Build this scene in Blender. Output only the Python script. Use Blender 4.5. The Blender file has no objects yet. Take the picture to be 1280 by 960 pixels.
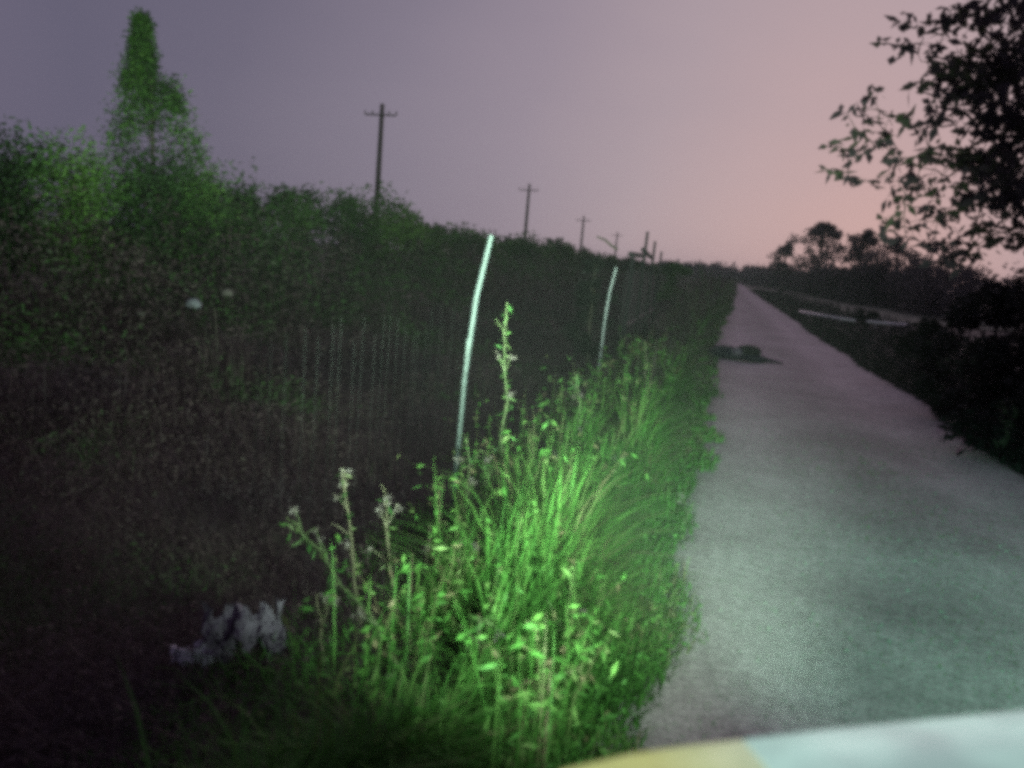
import bpy, bmesh, math, random
import numpy as np
from mathutils import Vector, Matrix

R = np.random.default_rng(7)
random.seed(7)
rad = math.radians
S = bpy.context.scene
COL = S.collection

# ------------------------------------------------------------------ camera
CAM_H, PITCH, YAW, ROLL, FPX = 1.6, -9.1988, 15.1026, 5.0, 960.0
cam_d = bpy.data.cameras.new('camera')
cam = bpy.data.objects.new('camera', cam_d)
COL.objects.link(cam)
S.camera = cam
cam_d.sensor_width = 36.0
cam_d.lens = FPX / 1280.0 * 36.0
cam_d.clip_start, cam_d.clip_end = 0.05, 3000.0
cam.matrix_world = (Matrix.Translation((0, 0, CAM_H)) @ Matrix.Rotation(rad(YAW), 4, 'Z')
                    @ Matrix.Rotation(rad(90 + PITCH), 4, 'X') @ Matrix.Rotation(rad(ROLL), 4, 'Z'))
cam_d.dof.use_dof = True
cam_d.dof.focus_distance = 7.0
cam_d.dof.aperture_fstop = 1.5
CAM_M = cam.matrix_world.copy()

def ray(px, py):
    d = CAM_M.to_3x3() @ Vector((px - 640.0, 480.0 - py, -FPX))
    return d
def gp(px, py, z=0.0):                       # ground point seen at a pixel
    d = ray(px, py); t = (z - CAM_H) / d.z
    return Vector((d.x * t, d.y * t, z))
def at(px, py, Y):                           # point seen at a pixel, Y metres along the road
    d = ray(px, py); t = Y / d.y
    return Vector((d.x * t, Y, CAM_H + d.z * t))

# ------------------------------------------------------------------ sky, sun, exposure
SUN_AZ, SUN_EL = 9.0, 1.5                    # degrees right of the road, above the horizon
w = bpy.data.worlds.new('World'); S.world = w; w.use_nodes = True
nt = w.node_tree; nt.nodes.clear()
def nd(t, **k):
    n = nt.nodes.new(t)
    for a, b in k.items(): setattr(n, a, b)
    return n
out = nd('ShaderNodeOutputWorld')
geo = nd('ShaderNodeTexCoord')
sd = Vector((math.sin(rad(SUN_AZ)) * math.cos(rad(4)), math.cos(rad(SUN_AZ)) * math.cos(rad(4)), math.sin(rad(4))))
dot = nd('ShaderNodeVectorMath', operation='DOT_PRODUCT')
dot.inputs[1].default_value = sd
nrm = nd('ShaderNodeVectorMath', operation='NORMALIZE')
nt.links.new(geo.outputs['Generated'], nrm.inputs[0])
sep = nd('ShaderNodeSeparateXYZ'); com = nd('ShaderNodeCombineXYZ')      # the glow fades faster sideways than upwards
hz = nd('ShaderNodeMath', operation='MULTIPLY'); hz.inputs[1].default_value = .84
nrm2 = nd('ShaderNodeVectorMath', operation='NORMALIZE')
nt.links.new(nrm.outputs[0], sep.inputs[0]); nt.links.new(sep.outputs['X'], com.inputs['X']); nt.links.new(sep.outputs['Y'], com.inputs['Y'])
nt.links.new(sep.outputs['Z'], hz.inputs[0]); nt.links.new(hz.outputs[0], com.inputs['Z'])
nt.links.new(com.outputs[0], nrm2.inputs[0]); nt.links.new(nrm2.outputs[0], dot.inputs[0])
ac = nd('ShaderNodeMath', operation='ARCCOSINE')
nt.links.new(dot.outputs['Value'], ac.inputs[0])
mr = nd('ShaderNodeMath', operation='DIVIDE'); mr.inputs[1].default_value = math.pi
nt.links.new(ac.outputs[0], mr.inputs[0])
ramp = nd('ShaderNodeValToRGB')
el = ramp.color_ramp.elements
stops = [(0.0, (.545, .372, .372)), (.05, (.475, .352, .372)), (.09, (.400, .318, .356)), (.14, (.300, .248, .304)), (.19, (.222, .190, .250)),
         (.25, (.150, .133, .190)), (.30, (.124, .113, .170)), (.38, (.165, .143, .208)), (.5, (.185, .160, .230)), (.62, (.140, .126, .190)), (1.0, (.085, .080, .126))]
el[0].position, el[0].color = stops[0][0], (*stops[0][1], 1)
el[1].position, el[1].color = stops[-1][0], (*stops[-1][1], 1)
for p, c in stops[1:-1]:
    e = el.new(p); e.color = (*c, 1)
nz = nd('ShaderNodeTexNoise'); nz.inputs['Scale'].default_value = 2.6; nz.inputs['Detail'].default_value = 4      # faint uneven high haze
stv = nd('ShaderNodeVectorMath', operation='MULTIPLY'); stv.inputs[1].default_value = (1, 1, 3.2)
nt.links.new(nrm.outputs[0], stv.inputs[0]); nt.links.new(stv.outputs[0], nz.inputs['Vector'])
nm = nd('ShaderNodeMath', operation='MULTIPLY_ADD'); nm.inputs[1].default_value = .036; nm.inputs[2].default_value = -.018
nt.links.new(nz.outputs['Fac'], nm.inputs[0])
na = nd('ShaderNodeMath', operation='ADD'); nt.links.new(nm.outputs[0], na.inputs[0]); nt.links.new(mr.outputs[0], na.inputs[1])
nt.links.new(na.outputs[0], ramp.inputs[0])
sky = nd('ShaderNodeTexSky', sky_type='NISHITA', sun_disc=False)
sky.sun_elevation, sky.sun_rotation = rad(SUN_EL), rad(SUN_AZ)
bg1 = nd('ShaderNodeBackground'); bg1.inputs['Strength'].default_value = 0.003
bg2 = nd('ShaderNodeBackground'); bg2.inputs['Strength'].default_value = 1.01
nt.links.new(sky.outputs[0], bg1.inputs['Color']); nt.links.new(ramp.outputs[0], bg2.inputs['Color'])
add = nd('ShaderNodeAddShader')
nt.links.new(bg1.outputs[0], add.inputs[0]); nt.links.new(bg2.outputs[0], add.inputs[1])
nt.links.new(add.outputs[0], out.inputs['Surface'])

sun_d = bpy.data.lights.new('sun', 'SUN'); sun_d.energy = 0.55; sun_d.angle = rad(40); sun_d.color = (1, .74, .82)
sun = bpy.data.objects.new('sun', sun_d); COL.objects.link(sun)
sv = Vector((math.sin(rad(SUN_AZ)) * math.cos(rad(18)), math.cos(rad(SUN_AZ)) * math.cos(rad(18)), math.sin(rad(18))))
sun.rotation_euler = (-sv).to_track_quat('-Z', 'Y').to_euler()

S.view_settings.view_transform = 'Standard'
S.view_settings.look = 'None'
S.view_settings.exposure = 0.0
S.view_settings.gamma = 1.0
S.view_settings.use_curve_mapping = False
S.cycles.use_denoising = False
S.cycles.pixel_filter_type = 'GAUSSIAN'
S.cycles.filter_width = 5.4
S.cycles.sample_clamp_direct = 2.5
S.cycles.sample_clamp_indirect = 1.5
HAZE = 0.0005
S.cycles.volume_bounces = 0
S.cycles.max_bounces = 5
S.cycles.diffuse_bounces = 2
S.cycles.transparent_max_bounces = 4

# ------------------------------------------------------------------ helpers
def tag(o, label=None, cat=None, group=None, kind=None):
    if label: o['label'] = label
    if cat: o['category'] = cat
    if group: o['group'] = group
    if kind: o['kind'] = kind
    return o
def empty(name, loc, rz=0.0):
    o = bpy.data.objects.new(name, None); o.empty_display_size = .2
    o.location = loc; o.rotation_euler = (0, 0, rz); COL.objects.link(o); return o
def link_mesh(name, me, m, parent=None, loc=None):
    o = bpy.data.objects.new(name, me)
    if m is not None and not me.materials: me.materials.append(m)
    if parent is not None: o.parent = parent
    if loc is not None: o.location = loc
    COL.objects.link(o); return o
def np_mesh(name, V, F, tint=None, smooth=False):
    """V (n,3); F list of (m,k) int arrays; tint (total faces,)"""
    me = bpy.data.meshes.new(name)
    V = np.ascontiguousarray(V, np.float32)
    F = [f for f in F if len(f)]
    loops = np.concatenate([f.ravel() for f in F]).astype(np.int32)
    sizes = np.concatenate([np.full(len(f), f.shape[1], np.int32) for f in F])
    starts = np.concatenate([[0], np.cumsum(sizes)[:-1]]).astype(np.int32)
    me.vertices.add(len(V)); me.vertices.foreach_set('co', V.ravel())
    me.loops.add(len(loops)); me.loops.foreach_set('vertex_index', loops)
    me.polygons.add(len(sizes)); me.polygons.foreach_set('loop_start', starts)
    try: me.polygons.foreach_set('loop_total', sizes)
    except Exception: pass
    if tint is not None:
        a = me.attributes.new('tint', 'FLOAT', 'FACE'); a.data.foreach_set('value', np.asarray(tint, np.float32))
    if smooth: me.polygons.foreach_set('use_smooth', np.ones(len(sizes), bool))
    me.update(calc_edges=True); me.validate()
    return me
class MB:                                    # collects boxes, tubes and lumps, builds one mesh
    def __init__(s): s.V = []; s.F = []; s.n = 0
    def addvf(s, V, F):
        s.V.extend([tuple(v) for v in V]); s.F.extend([tuple(i + s.n for i in f) for f in F]); s.n += len(V)
    def box(s, c, size, rot=None, taper=1.0, jit=0.0):
        hx, hy, hz = size[0] / 2, size[1] / 2, size[2] / 2
        vs = []
        for z in (-1, 1):
            k = taper if z > 0 else 1.0
            for x, y in ((-1, -1), (1, -1), (1, 1), (-1, 1)):
                v = Vector((x * hx * k, y * hy * k, z * hz)) + Vector([random.uniform(-jit, jit) for _ in range(3)])
                if rot is not None: v = rot @ v
                vs.append(v + Vector(c))
        s.addvf(vs, [(3, 2, 1, 0), (4, 5, 6, 7), (0, 1, 5, 4), (1, 2, 6, 5), (2, 3, 7, 6), (3, 0, 4, 7)])
    def tube(s, pts, radii, k=6, cap=True):
        pts = [Vector(p) for p in pts]; V = []; F = []
        for i, p in enumerate(pts):
            d = (pts[min(i + 1, len(pts) - 1)] - pts[max(i - 1, 0)]).normalized()
            a = d.cross(Vector((.31, .95, .07))).normalized(); b = d.cross(a)
            r = radii[i] if hasattr(radii, '__len__') else radii
            for j in range(k):
                t = 2 * math.pi * j / k
                V.append(p + a * (math.cos(t) * r) + b * (math.sin(t) * r))
        for i in range(len(pts) - 1):
            for j in range(k):
                F.append((i * k + j, i * k + (j + 1) % k, (i + 1) * k + (j + 1) % k, (i + 1) * k + j))
        if cap:
            F.append(tuple(range(k))[::-1]); F.append(tuple(range((len(pts) - 1) * k, len(pts) * k)))
        s.addvf(V, F)
    def build(s, name, m, parent=None, smooth=False, loc=None):
        me = bpy.data.meshes.new(name); me.from_pydata(s.V, [], s.F); me.update()
        if smooth: me.polygons.foreach_set('use_smooth', [True] * len(me.polygons))
        return link_mesh(name, me, m, parent, loc)

# value noise on the plane
_PERM = R.random((64, 64))
def vnoise(x, y, f):
    x = np.asarray(x, float) * f; y = np.asarray(y, float) * f
    xi = np.floor(x).astype(int); yi = np.floor(y).astype(int); u = x - xi; v = y - yi
    u = u * u * (3 - 2 * u); v = v * v * (3 - 2 * v)
    g = lambda a, b: _PERM[a % 64, b % 64]
    return (g(xi, yi) * (1 - u) + g(xi + 1, yi) * u) * (1 - v) + (g(xi, yi + 1) * (1 - u) + g(xi + 1, yi + 1) * u) * v

# ------------------------------------------------------------------ materials
def new_mat(name):
    m = bpy.data.materials.new(name); m.use_nodes = True
    t = m.node_tree; b = t.nodes['Principled BSDF']
    return m, t, b
def plain(name, col, rough=.7, metal=0.0, nscale=12.0, var=.35, bump=.15, spec=.3):
    m, t, b = new_mat(name)
    tc = t.nodes.new('ShaderNodeTexCoord')
    n = t.nodes.new('ShaderNodeTexNoise'); n.inputs['Scale'].default_value = nscale; n.inputs['Detail'].default_value = 5
    t.links.new(tc.outputs['Object'], n.inputs['Vector'])
    r = t.nodes.new('ShaderNodeValToRGB')
    r.color_ramp.elements[0].position = .3; r.color_ramp.elements[1].position = .7
    r.color_ramp.elements[0].color = (*[c * (1 - var) for c in col], 1)
    r.color_ramp.elements[1].color = (*[min(1, c * (1 + var)) for c in col], 1)
    t.links.new(n.outputs['Fac'], r.inputs[0]); t.links.new(r.outputs[0], b.inputs['Base Color'])
    b.inputs['Roughness'].default_value = rough; b.inputs['Metallic'].default_value = metal
    b.inputs['Specular IOR Level'].default_value = spec
    if bump:
        bp = t.nodes.new('ShaderNodeBump'); bp.inputs['Strength'].default_value = bump; bp.inputs['Distance'].default_value = .02
        t.links.new(n.outputs['Fac'], bp.inputs['Height']); t.links.new(bp.outputs[0], b.inputs['Normal'])
    return m
def leafy(name, cols, transl=.25, rough=.6):
    """leaf material: colour picked per leaf from the 'tint' attribute"""
    m, t, b = new_mat(name)
    a = t.nodes.new('ShaderNodeAttribute'); a.attribute_name = 'tint'
    r = t.nodes.new('ShaderNodeValToRGB')
    e = r.color_ramp.elements
    e[0].position = 0; e[0].color = (*cols[0], 1); e[1].position = 1; e[1].color = (*cols[-1], 1)
    for i, c in enumerate(cols[1:-1]):
        q = e.new((i + 1) / (len(cols) - 1)); q.color = (*c, 1)
    t.links.new(a.outputs['Fac'], r.inputs[0]); t.links.new(r.outputs[0], b.inputs['Base Color'])
    b.inputs['Roughness'].default_value = rough; b.inputs['Specular IOR Level'].default_value = .2
    tr = t.nodes.new('ShaderNodeBsdfTranslucent'); t.links.new(r.outputs[0], tr.inputs['Color'])
    mx = t.nodes.new('ShaderNodeMixShader'); mx.inputs[0].default_value = transl
    o = t.nodes['Material Output']
    t.links.new(b.outputs[0], mx.inputs[1]); t.links.new(tr.outputs[0], mx.inputs[2]); t.links.new(mx.outputs[0], o.inputs['Surface'])
    return m

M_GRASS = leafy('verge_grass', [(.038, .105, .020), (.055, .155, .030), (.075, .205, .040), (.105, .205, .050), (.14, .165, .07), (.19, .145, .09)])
M_WEED = leafy('weed_leaf', [(.020, .055, .014), (.030, .085, .020), (.055, .110, .030), (.10, .11, .055)])
M_STEM = leafy('weed_stem', [(.06, .09, .035), (.10, .11, .06), (.13, .11, .075)], .05)
M_HEAD = leafy('seed_head', [(.11, .09, .09), (.16, .13, .13), (.12, .10, .08)], .2)
M_FIELD = leafy('field_weeds', [(.046, .030, .038), (.074, .048, .053), (.090, .062, .063), (.066, .074, .048), (.060, .125, .038)])
M_HEDGE = leafy('hedge_leaf', [(.024, .040, .020), (.040, .075, .026), (.065, .135, .034), (.120, .220, .050)])
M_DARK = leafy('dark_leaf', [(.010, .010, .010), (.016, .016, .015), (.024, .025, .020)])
M_TREE = leafy('tree_leaf', [(.036, .030, .037), (.060, .048, .054), (.056, .068, .036), (.095, .070, .076)], .4)
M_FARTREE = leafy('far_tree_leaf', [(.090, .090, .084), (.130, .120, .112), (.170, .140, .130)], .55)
M_FARHEDGE = leafy('far_hedge_leaf', [(.045, .042, .044), (.065, .060, .060), (.085, .078, .072)], .4)  # far hedge leaves paler: part of the haze is put into their colour
M_BARK = plain('bark', (.075, .060, .048), .9, nscale=18, var=.5, bump=.6)
M_POLE = plain('pole_wood', (.085, .072, .055), .85, nscale=8, var=.4)
M_BOARD = plain('old_boards', (.014, .012, .015), .85, nscale=14, var=.5, bump=.4)
M_GALV = plain('galvanised_post', (.042, .050, .052), .5, .1, nscale=30, var=.25)
M_LITPOST = plain('post_baked_light', (.42, .43, .46), .5, 0, nscale=30, var=.25)  # whiter copy of the post material, lamplight put into the colour
M_WIRE = plain('wire', (.006, .006, .006), .9, 0, nscale=40, var=.3, spec=.05)
M_STONE = plain('gravel_stone', (.24, .225, .21), .85, nscale=6, var=.4)
M_PIPE = plain('white_pipe', (.80, .78, .76), .5, nscale=5, var=.12)
M_TARP = plain('dark_tarp', (.006, .004, .016), .8, nscale=9, var=.5)
M_PALE = plain('pale_plastic', (.42, .38, .46), .5, nscale=14, var=.3)
M_LILAC = plain('lilac_cloth', (.115, .088, .125), .7, nscale=14, var=.3)
M_PALEBAG = plain('grimy_plastic', (.15, .145, .17), .7, nscale=14, var=.4)
M_LITTER = plain('faded_cloth', (.085, .070, .066), .8, nscale=14, var=.3)
M_BLACK = plain('black_plastic', (.005, .004, .005), .8, nscale=14, var=.3)

# dirt road
def road_mat():
    m, t, b = new_mat('dirt_road')
    tc = t.nodes.new('ShaderNodeTexCoord')
    def noise(s, d=6):
        n = t.nodes.new('ShaderNodeTexNoise'); n.inputs['Scale'].default_value = s; n.inputs['Detail'].default_value = d
        n.inputs['Roughness'].default_value = .65
        t.links.new(tc.outputs['Object'], n.inputs['Vector']); return n
    n1, n2, n3 = noise(.9), noise(14), noise(55, 3)
    r1 = t.nodes.new('ShaderNodeValToRGB')
    e = r1.color_ramp.elements
    e[0].position, e[0].color = .30, (.335, .275, .290, 1)
    e[1].position, e[1].color = .72, (.520, .445, .465, 1)
    t.links.new(n1.outputs['Fac'], r1.inputs[0])
    r2 = t.nodes.new('ShaderNodeValToRGB')
    r2.color_ramp.elements[0].position, r2.color_ramp.elements[0].color = .30, (.74, .74, .74, 1)
    r2.color_ramp.elements[1].position, r2.color_ramp.elements[1].color = .70, (1.16, 1.16, 1.16, 1)
    t.links.new(n2.outputs['Fac'], r2.inputs[0])
    r3 = t.nodes.new('ShaderNodeValToRGB')
    r3.color_ramp.elements[0].position, r3.color_ramp.elements[0].color = .35, (.72, .72, .72, 1)
    r3.color_ramp.elements[1].position, r3.color_ramp.elements[1].color = .66, (1.2, 1.2, 1.2, 1)
    t.links.new(n3.outputs['Fac'], r3.inputs[0])
    def mul(a, c):
        x = t.nodes.new('ShaderNodeMix'); x.data_type = 'RGBA'; x.blend_type = 'MULTIPLY'; x.inputs[0].default_value = 1
        t.links.new(a, x.inputs[6]); t.links.new(c, x.inputs[7]); return x.outputs[2]
    c = mul(mul(r1.outputs[0], r2.outputs[0]), r3.outputs[0])
    wa = t.nodes.new('ShaderNodeAttribute'); wa.attribute_name = 'wear'
    c = mul(c, wa.outputs['Color'])
    t.links.new(c, b.inputs['Base Color']); b.inputs['Roughness'].default_value = .95
    b.inputs['Specular IOR Level'].default_value = .1
    bp = t.nodes.new('ShaderNodeBump'); bp.inputs['Strength'].default_value = .4; bp.inputs['Distance'].default_value = .02
    ad = t.nodes.new('ShaderNodeMath'); ad.operation = 'ADD'
    t.links.new(n2.outputs['Fac'], ad.inputs[0]); t.links.new(n3.outputs['Fac'], ad.inputs[1])
    t.links.new(ad.outputs[0], bp.inputs['Height']); t.links.new(bp.outputs[0], b.inputs['Normal'])
    return m
M_ROAD = road_mat()
M_SOIL = plain('soil', (.050, .040, .034), .95, nscale=1.3, var=.5, bump=.4)
M_FAR = plain('pale_field', (.105, .115, .085), .95, nscale=.6, var=.3, bump=.3)

# ------------------------------------------------------------------ ground and road
RL, RR = -0.22, 2.97
def edge_l(y): return RL + .20 * (vnoise(y, y * 0 + 3.3, .75) - .5) + .12 * (vnoise(y, y * 0 + 9.1, 1.9) - .5) + np.clip((np.asarray(y) - 25) / 70, 0, 1) * .9 - .17 * sst(3.2, 2.0, y)
def edge_r(y): return RR + .22 * (vnoise(y, y * 0 + 17.3, .4) - .5) + .10 * (vnoise(y, y * 0 + 5.1, 1.5) - .5)
def sst(a, b, x):
    t = np.clip((np.asarray(x, float) - a) / (b - a), 0, 1); return t * t * (3 - 2 * t)
def hgt(x, y):
    x = np.asarray(x, float); y = np.asarray(y, float)
    road = -.025 * np.exp(-((x - .45) / .28) ** 2) - .025 * np.exp(-((x - 2.1) / .28) ** 2) + .02 * (vnoise(x, y, 1.1) - .5)
    left = .06 * sst(-.3, -.8, x) - .22 * sst(-1.1, -2.3, x) + .12 * sst(-3, -9, x) + .10 * (vnoise(x, y, .5) - .5) * sst(-.6, -2, x)
    right = -.18 * sst(3.2, 4.2, x) + .25 * sst(5, 7.5, x) + .15 * (vnoise(x + 31, y, .4) - .5) * sst(3.4, 5, x) + .9 * sst(14, 60, x)
    return road * sst(-.3, .2, x) * sst(3.2, 2.8, x) + left + right
def grid_mesh(name, X, Y, Z):
    ny, nx = X.shape
    V = np.stack([X.ravel(), Y.ravel(), Z.ravel()], 1)
    i = np.arange(ny * nx).reshape(ny, nx)
    F = np.stack([i[:-1, :-1].ravel(), i[:-1, 1:].ravel(), i[1:, 1:].ravel(), i[1:, :-1].ravel()], 1)
    return np_mesh(name, V, [F], smooth=True)
xs = np.concatenate([-np.geomspace(500, 4, 40), np.linspace(-3.9, 6.9, 110), np.geomspace(7, 500, 40)])
ys = np.concatenate([np.linspace(-40, -2, 20), np.linspace(-1.8, 20, 110), np.geomspace(20.3, 900, 90)])
X, Y = np.meshgrid(xs, ys)
inroad = sst(-.12, .02, X - edge_l(Y)) * sst(-.12, .02, edge_r(Y) - X)
g = link_mesh('ground', grid_mesh('ground', X, Y, hgt(X, Y) - .05 * inroad), M_SOIL)
tag(g, 'dark soil of the roadside verges and the fields', kind='structure')
yr = np.concatenate([np.linspace(-30, -1.1, 40), np.linspace(-1, 14, 170), np.geomspace(14.2, 420, 130)])
u = np.linspace(0, 1, 46)
U, Yr = np.meshgrid(u, yr)
Xr = edge_l(Yr) * (1 - U) + edge_r(Yr) * U
rd = link_mesh('dirt_road', grid_mesh('dirt_road', Xr, Yr, hgt(Xr, Yr) + .006 - .03 * (sst(.035, 0, U) + sst(.965, 1, U))), M_ROAD)
wob = .10 * (vnoise(Yr, Yr * 0 + 21, .25) - .5)
trk = np.exp(-((Xr - .45 - wob) / .22) ** 2) + np.exp(-((Xr - 2.1 - wob) / .24) ** 2)
wear = .93 + .13 * trk - .16 * np.exp(-((Xr - 1.28 - wob) / .30) ** 2) * (.3 + vnoise(Xr, Yr, 1.4)) - .30 * (sst(.12, 0, U) + sst(.90, 1, U)) * (.4 + vnoise(Xr + 5, Yr, 2.2)) + .16 * (vnoise(Xr, Yr, .8) - .5) + .10 * (vnoise(Xr + 3, Yr + 8, 3.5) - .5)
wat = rd.data.color_attributes.new('wear', 'FLOAT_COLOR', 'POINT')
wat.data.foreach_set('color', np.stack([wear, wear, wear, np.ones_like(wear)], -1).astype(np.float32).ravel())
tag(rd, 'pale single track dirt road running into the distance', kind='structure')
# pale field beyond the right verge
yf = np.geomspace(46, 160, 40); xf = np.linspace(4.2, 60, 40)
Xf, Yf = np.meshgrid(xf, yf)
fo = link_mesh('field', grid_mesh('field', Xf, Yf, hgt(Xf, Yf) + .05 + .10 * (vnoise(Xf, Yf, .8) - .5)), M_FAR)
tag(fo, 'pale grey green field behind the white pipe', kind='structure')

# ------------------------------------------------------------------ foliage makers
def blades(P, H, W, bend, az=None, tint=None):
    """grass blades: 3 segment tapering strips"""
    n = len(P)
    if az is None: az = R.uniform(0, 2 * np.pi, n)
    d = np.stack([np.cos(az), np.sin(az), np.zeros(n)], 1)
    s = np.stack([-np.sin(az), np.cos(az), np.zeros(n)], 1)
    V = np.zeros((n, 7, 3)); up = np.array([0, 0, 1.0])
    for k, (t, ww) in enumerate(((0, .8), (.42, 1.0), (.78, .6))):
        c = P + up * (H * (t - .35 * bend * t ** 3))[:, None] + d * (H * bend * t ** 2)[:, None]
        V[:, 2 * k] = c - s * (W * ww / 2)[:, None]; V[:, 2 * k + 1] = c + s * (W * ww / 2)[:, None]
    V[:, 6] = P + up * (H * (1 - .35 * bend))[:, None] + d * (H * bend)[:, None]
    b = (np.arange(n) * 7)[:, None]
    Q = np.concatenate([b + np.array([0, 1, 3, 2]), b + np.array([2, 3, 5, 4])])
    T = b + np.array([4, 5, 6])
    if tint is None: tint = R.random(n)
    return V.reshape(-1, 3), [Q, T], np.concatenate([tint, tint, tint])
def leaves(P, L, W, tint=None, droop=.3, up=.4, dirs=None):
    """small folded leaves: two quads... one kite of 4 verts each side of a midrib"""
    n = len(P)
    d = R.normal(size=(n, 3)) if dirs is None else dirs + R.normal(size=(n, 3)) * .35
    d[:, 2] = d[:, 2] * .6 + up * R.uniform(-.5, 1, n) - droop
    d /= np.linalg.norm(d, axis=1)[:, None]
    s = np.cross(d, R.normal(size=(n, 3))); s /= np.linalg.norm(s, axis=1)[:, None] + 1e-9
    nn = np.cross(d, s)
    L = np.broadcast_to(L, n)[:, None]; W = np.broadcast_to(W, n)[:, None]
    V = np.stack([P, P + d * L * .45 + s * W * .5 + nn * W * .12, P + d * L, P + d * L * .45 - s * W * .5 + nn * W * .12], 1)
    b = (np.arange(n) * 4)[:, None]
    T = np.concatenate([b + np.array([0, 1, 2]), b + np.array([0, 2, 3])])
    if tint is None: tint = R.random(n)
    return V.reshape(-1, 3), [T], np.concatenate([tint, tint])
def merge(parts):
    Vs = []; F3 = []; F4 = []; t3 = []; t4 = []; o = 0
    for V, F, t in parts:
        k = 0
        for f in F:
            m = len(f)
            (F3 if f.shape[1] == 3 else F4).append(f + o); (t3 if f.shape[1] == 3 else t4).append(t[k:k + m]); k += m
        Vs.append(V); o += len(V)
    return np.concatenate(Vs), [np.concatenate(x) for x in (F4, F3) if x], np.concatenate(t4 + t3)
def fol(name, parts, m, parent=None):
    V, F, t = merge(parts)
    return link_mesh(name, np_mesh(name, V, F, t), m, parent)
def lod(n, y0, y1):                          # distances, more of them near the camera
    return y0 * (y1 / y0) ** R.random(n)

# ------------------------------------------------------------------ the lit grass verge
def verge_height(x, y):
    u_ = np.asarray(edge_l(y)) - x           # metres left of the road edge
    h = .10 + .36 * sst(.02, .50, u_) - .12 * sst(.55, .95, u_)
    h = h + sst(13, 30, y) * .80 * sst(.05, .5, u_)
    h = h * (.55 + .9 * vnoise(x, y, 1.3)) * (.7 + .6 * vnoise(x + 7, y + 3, 3.1))
    return h
n = 60000
y = lod(n, 1.2, 120) ; y[: n // 2] = lod(n // 2, 1.3, 11)
wid = .95 + .3 * vnoise(y, y * 0, .6) + np.clip((y - 10) / 40, 0, 1) * .5
x = edge_l(y) + .10 + .20 * sst(.55, .8, vnoise(y, y * 0 + 2, 2.6)) * R.random(n) - wid * R.random(n) ** .9; x = np.where((y < 4) & (edge_l(y) - x > .62 + .22 * (y - 1.5)), edge_l(y) - .4 * R.random(n), x)
keep = (vnoise(x + 2, y, 2.0) > .76 * sst(.28, .55, edge_l(y) - x)) & (R.random(n) < 1 - .75 * sst(8, 17, y)) & (R.random(n) < sst(1.2, .45, edge_l(y) - x) + .08)
x, y = x[keep], y[keep]; n = len(x)
P = np.stack([x, y, hgt(x, y) - .01], 1)
H = verge_height(x, y) * R.uniform(.45, 1.5, n)
W = R.uniform(.005, .010, n) * np.clip(y / 4, 1, 9)
az = R.normal(rad(-40), 1.3, n)
t0 = np.clip(vnoise(x, y, 2.2) * .62 + R.normal(.03, .23, n), 0, 1)
A = blades(P, H, W, R.uniform(.15, 1.0, n), az, t0)
n = 19000
y = lod(n, 1.3, 60); y[: n // 2] = lod(n // 2, 1.4, 10)
x = edge_l(y) + .06 + .22 * sst(.55, .8, vnoise(y, y * 0 + 2, 2.6)) * R.random(n) - 1.05 * R.random(n); x = np.where((y < 4) & (edge_l(y) - x > .62 + .22 * (y - 1.5)), edge_l(y) - .4 * R.random(n), x)
keep = (vnoise(x + 2, y, 2.0) > .76 * sst(.28, .55, edge_l(y) - x)) & (R.random(n) < 1 - .75 * sst(8, 17, y)) & (R.random(n) < sst(1.1, .4, edge_l(y) - x) + .05)
x, y = x[keep], y[keep]; n = len(x)
z = hgt(x, y) + verge_height(x, y) * R.uniform(.15, .95, n)
sc = np.clip(y / 5, 1, 7)
B = leaves(np.stack([x, y, z], 1), R.uniform(.025, .055, n) * sc, R.uniform(.010, .020, n) * sc,
           np.clip(vnoise(x, y, 2.2) * .62 + R.normal(.03, .23, n), 0, 1))
n = 950                                       # loose weedy fringe: single stems with leaves up their length
y = lod(n, 1.5, 14); x = edge_l(y) - R.uniform(.35, 1.35, n); x = np.where(edge_l(y) - x > .62 + .22 * (y - 1.5), edge_l(y) - .2 * R.random(n), x)
keep = vnoise(x + 4, y + 8, 2.4) > .42
x, y = x[keep], y[keep]; n = len(x); sc = np.clip(y / 5, 1, 4)
Hs = R.uniform(.2, .72, n) * (.7 + .6 * vnoise(x, y, 1.1)); P0 = np.stack([x, y, hgt(x, y) - .01], 1)
bd = R.uniform(.0, .45, n); az = R.uniform(0, 6.28, n)
Cw = blades(P0, Hs, R.uniform(.004, .007, n) * sc, bd, az, R.uniform(.3, 1, n))
k = np.repeat(np.arange(n), 9); t_ = R.uniform(.2, 1, len(k))
Pl = P0[k] + np.stack([np.cos(az[k]) * bd[k] * Hs[k] * t_ ** 2, np.sin(az[k]) * bd[k] * Hs[k] * t_ ** 2, Hs[k] * (t_ - .35 * bd[k] * t_ ** 3)], 1) + R.normal(0, .012, (len(k), 3))
Dw = leaves(Pl, R.uniform(.02, .065, len(k)) * sc[k], R.uniform(.007, .018, len(k)) * sc[k], np.clip(R.normal(.5, .3, len(k)), 0, 1), droop=.5)
n = 9000
y = lod(n, .9, 9); x = edge_l(y) - R.uniform(.45, 1.5, n); hh = (.04 + .16 * vnoise(x, y, 2.2)) * R.uniform(.4, 1.2, n)
Ew = blades(np.stack([x, y, hgt(x, y) - .01], 1), hh, R.uniform(.003, .007, n), R.uniform(.2, 1.4, n), tint=np.clip(R.normal(.2, .2, n), 0, 1))
vg = fol('verge_grass', [A, B, Cw, Dw, Ew], M_GRASS)
tag(vg, 'bright green grass and weeds along the left edge of the dirt road', kind='stuff')

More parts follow.
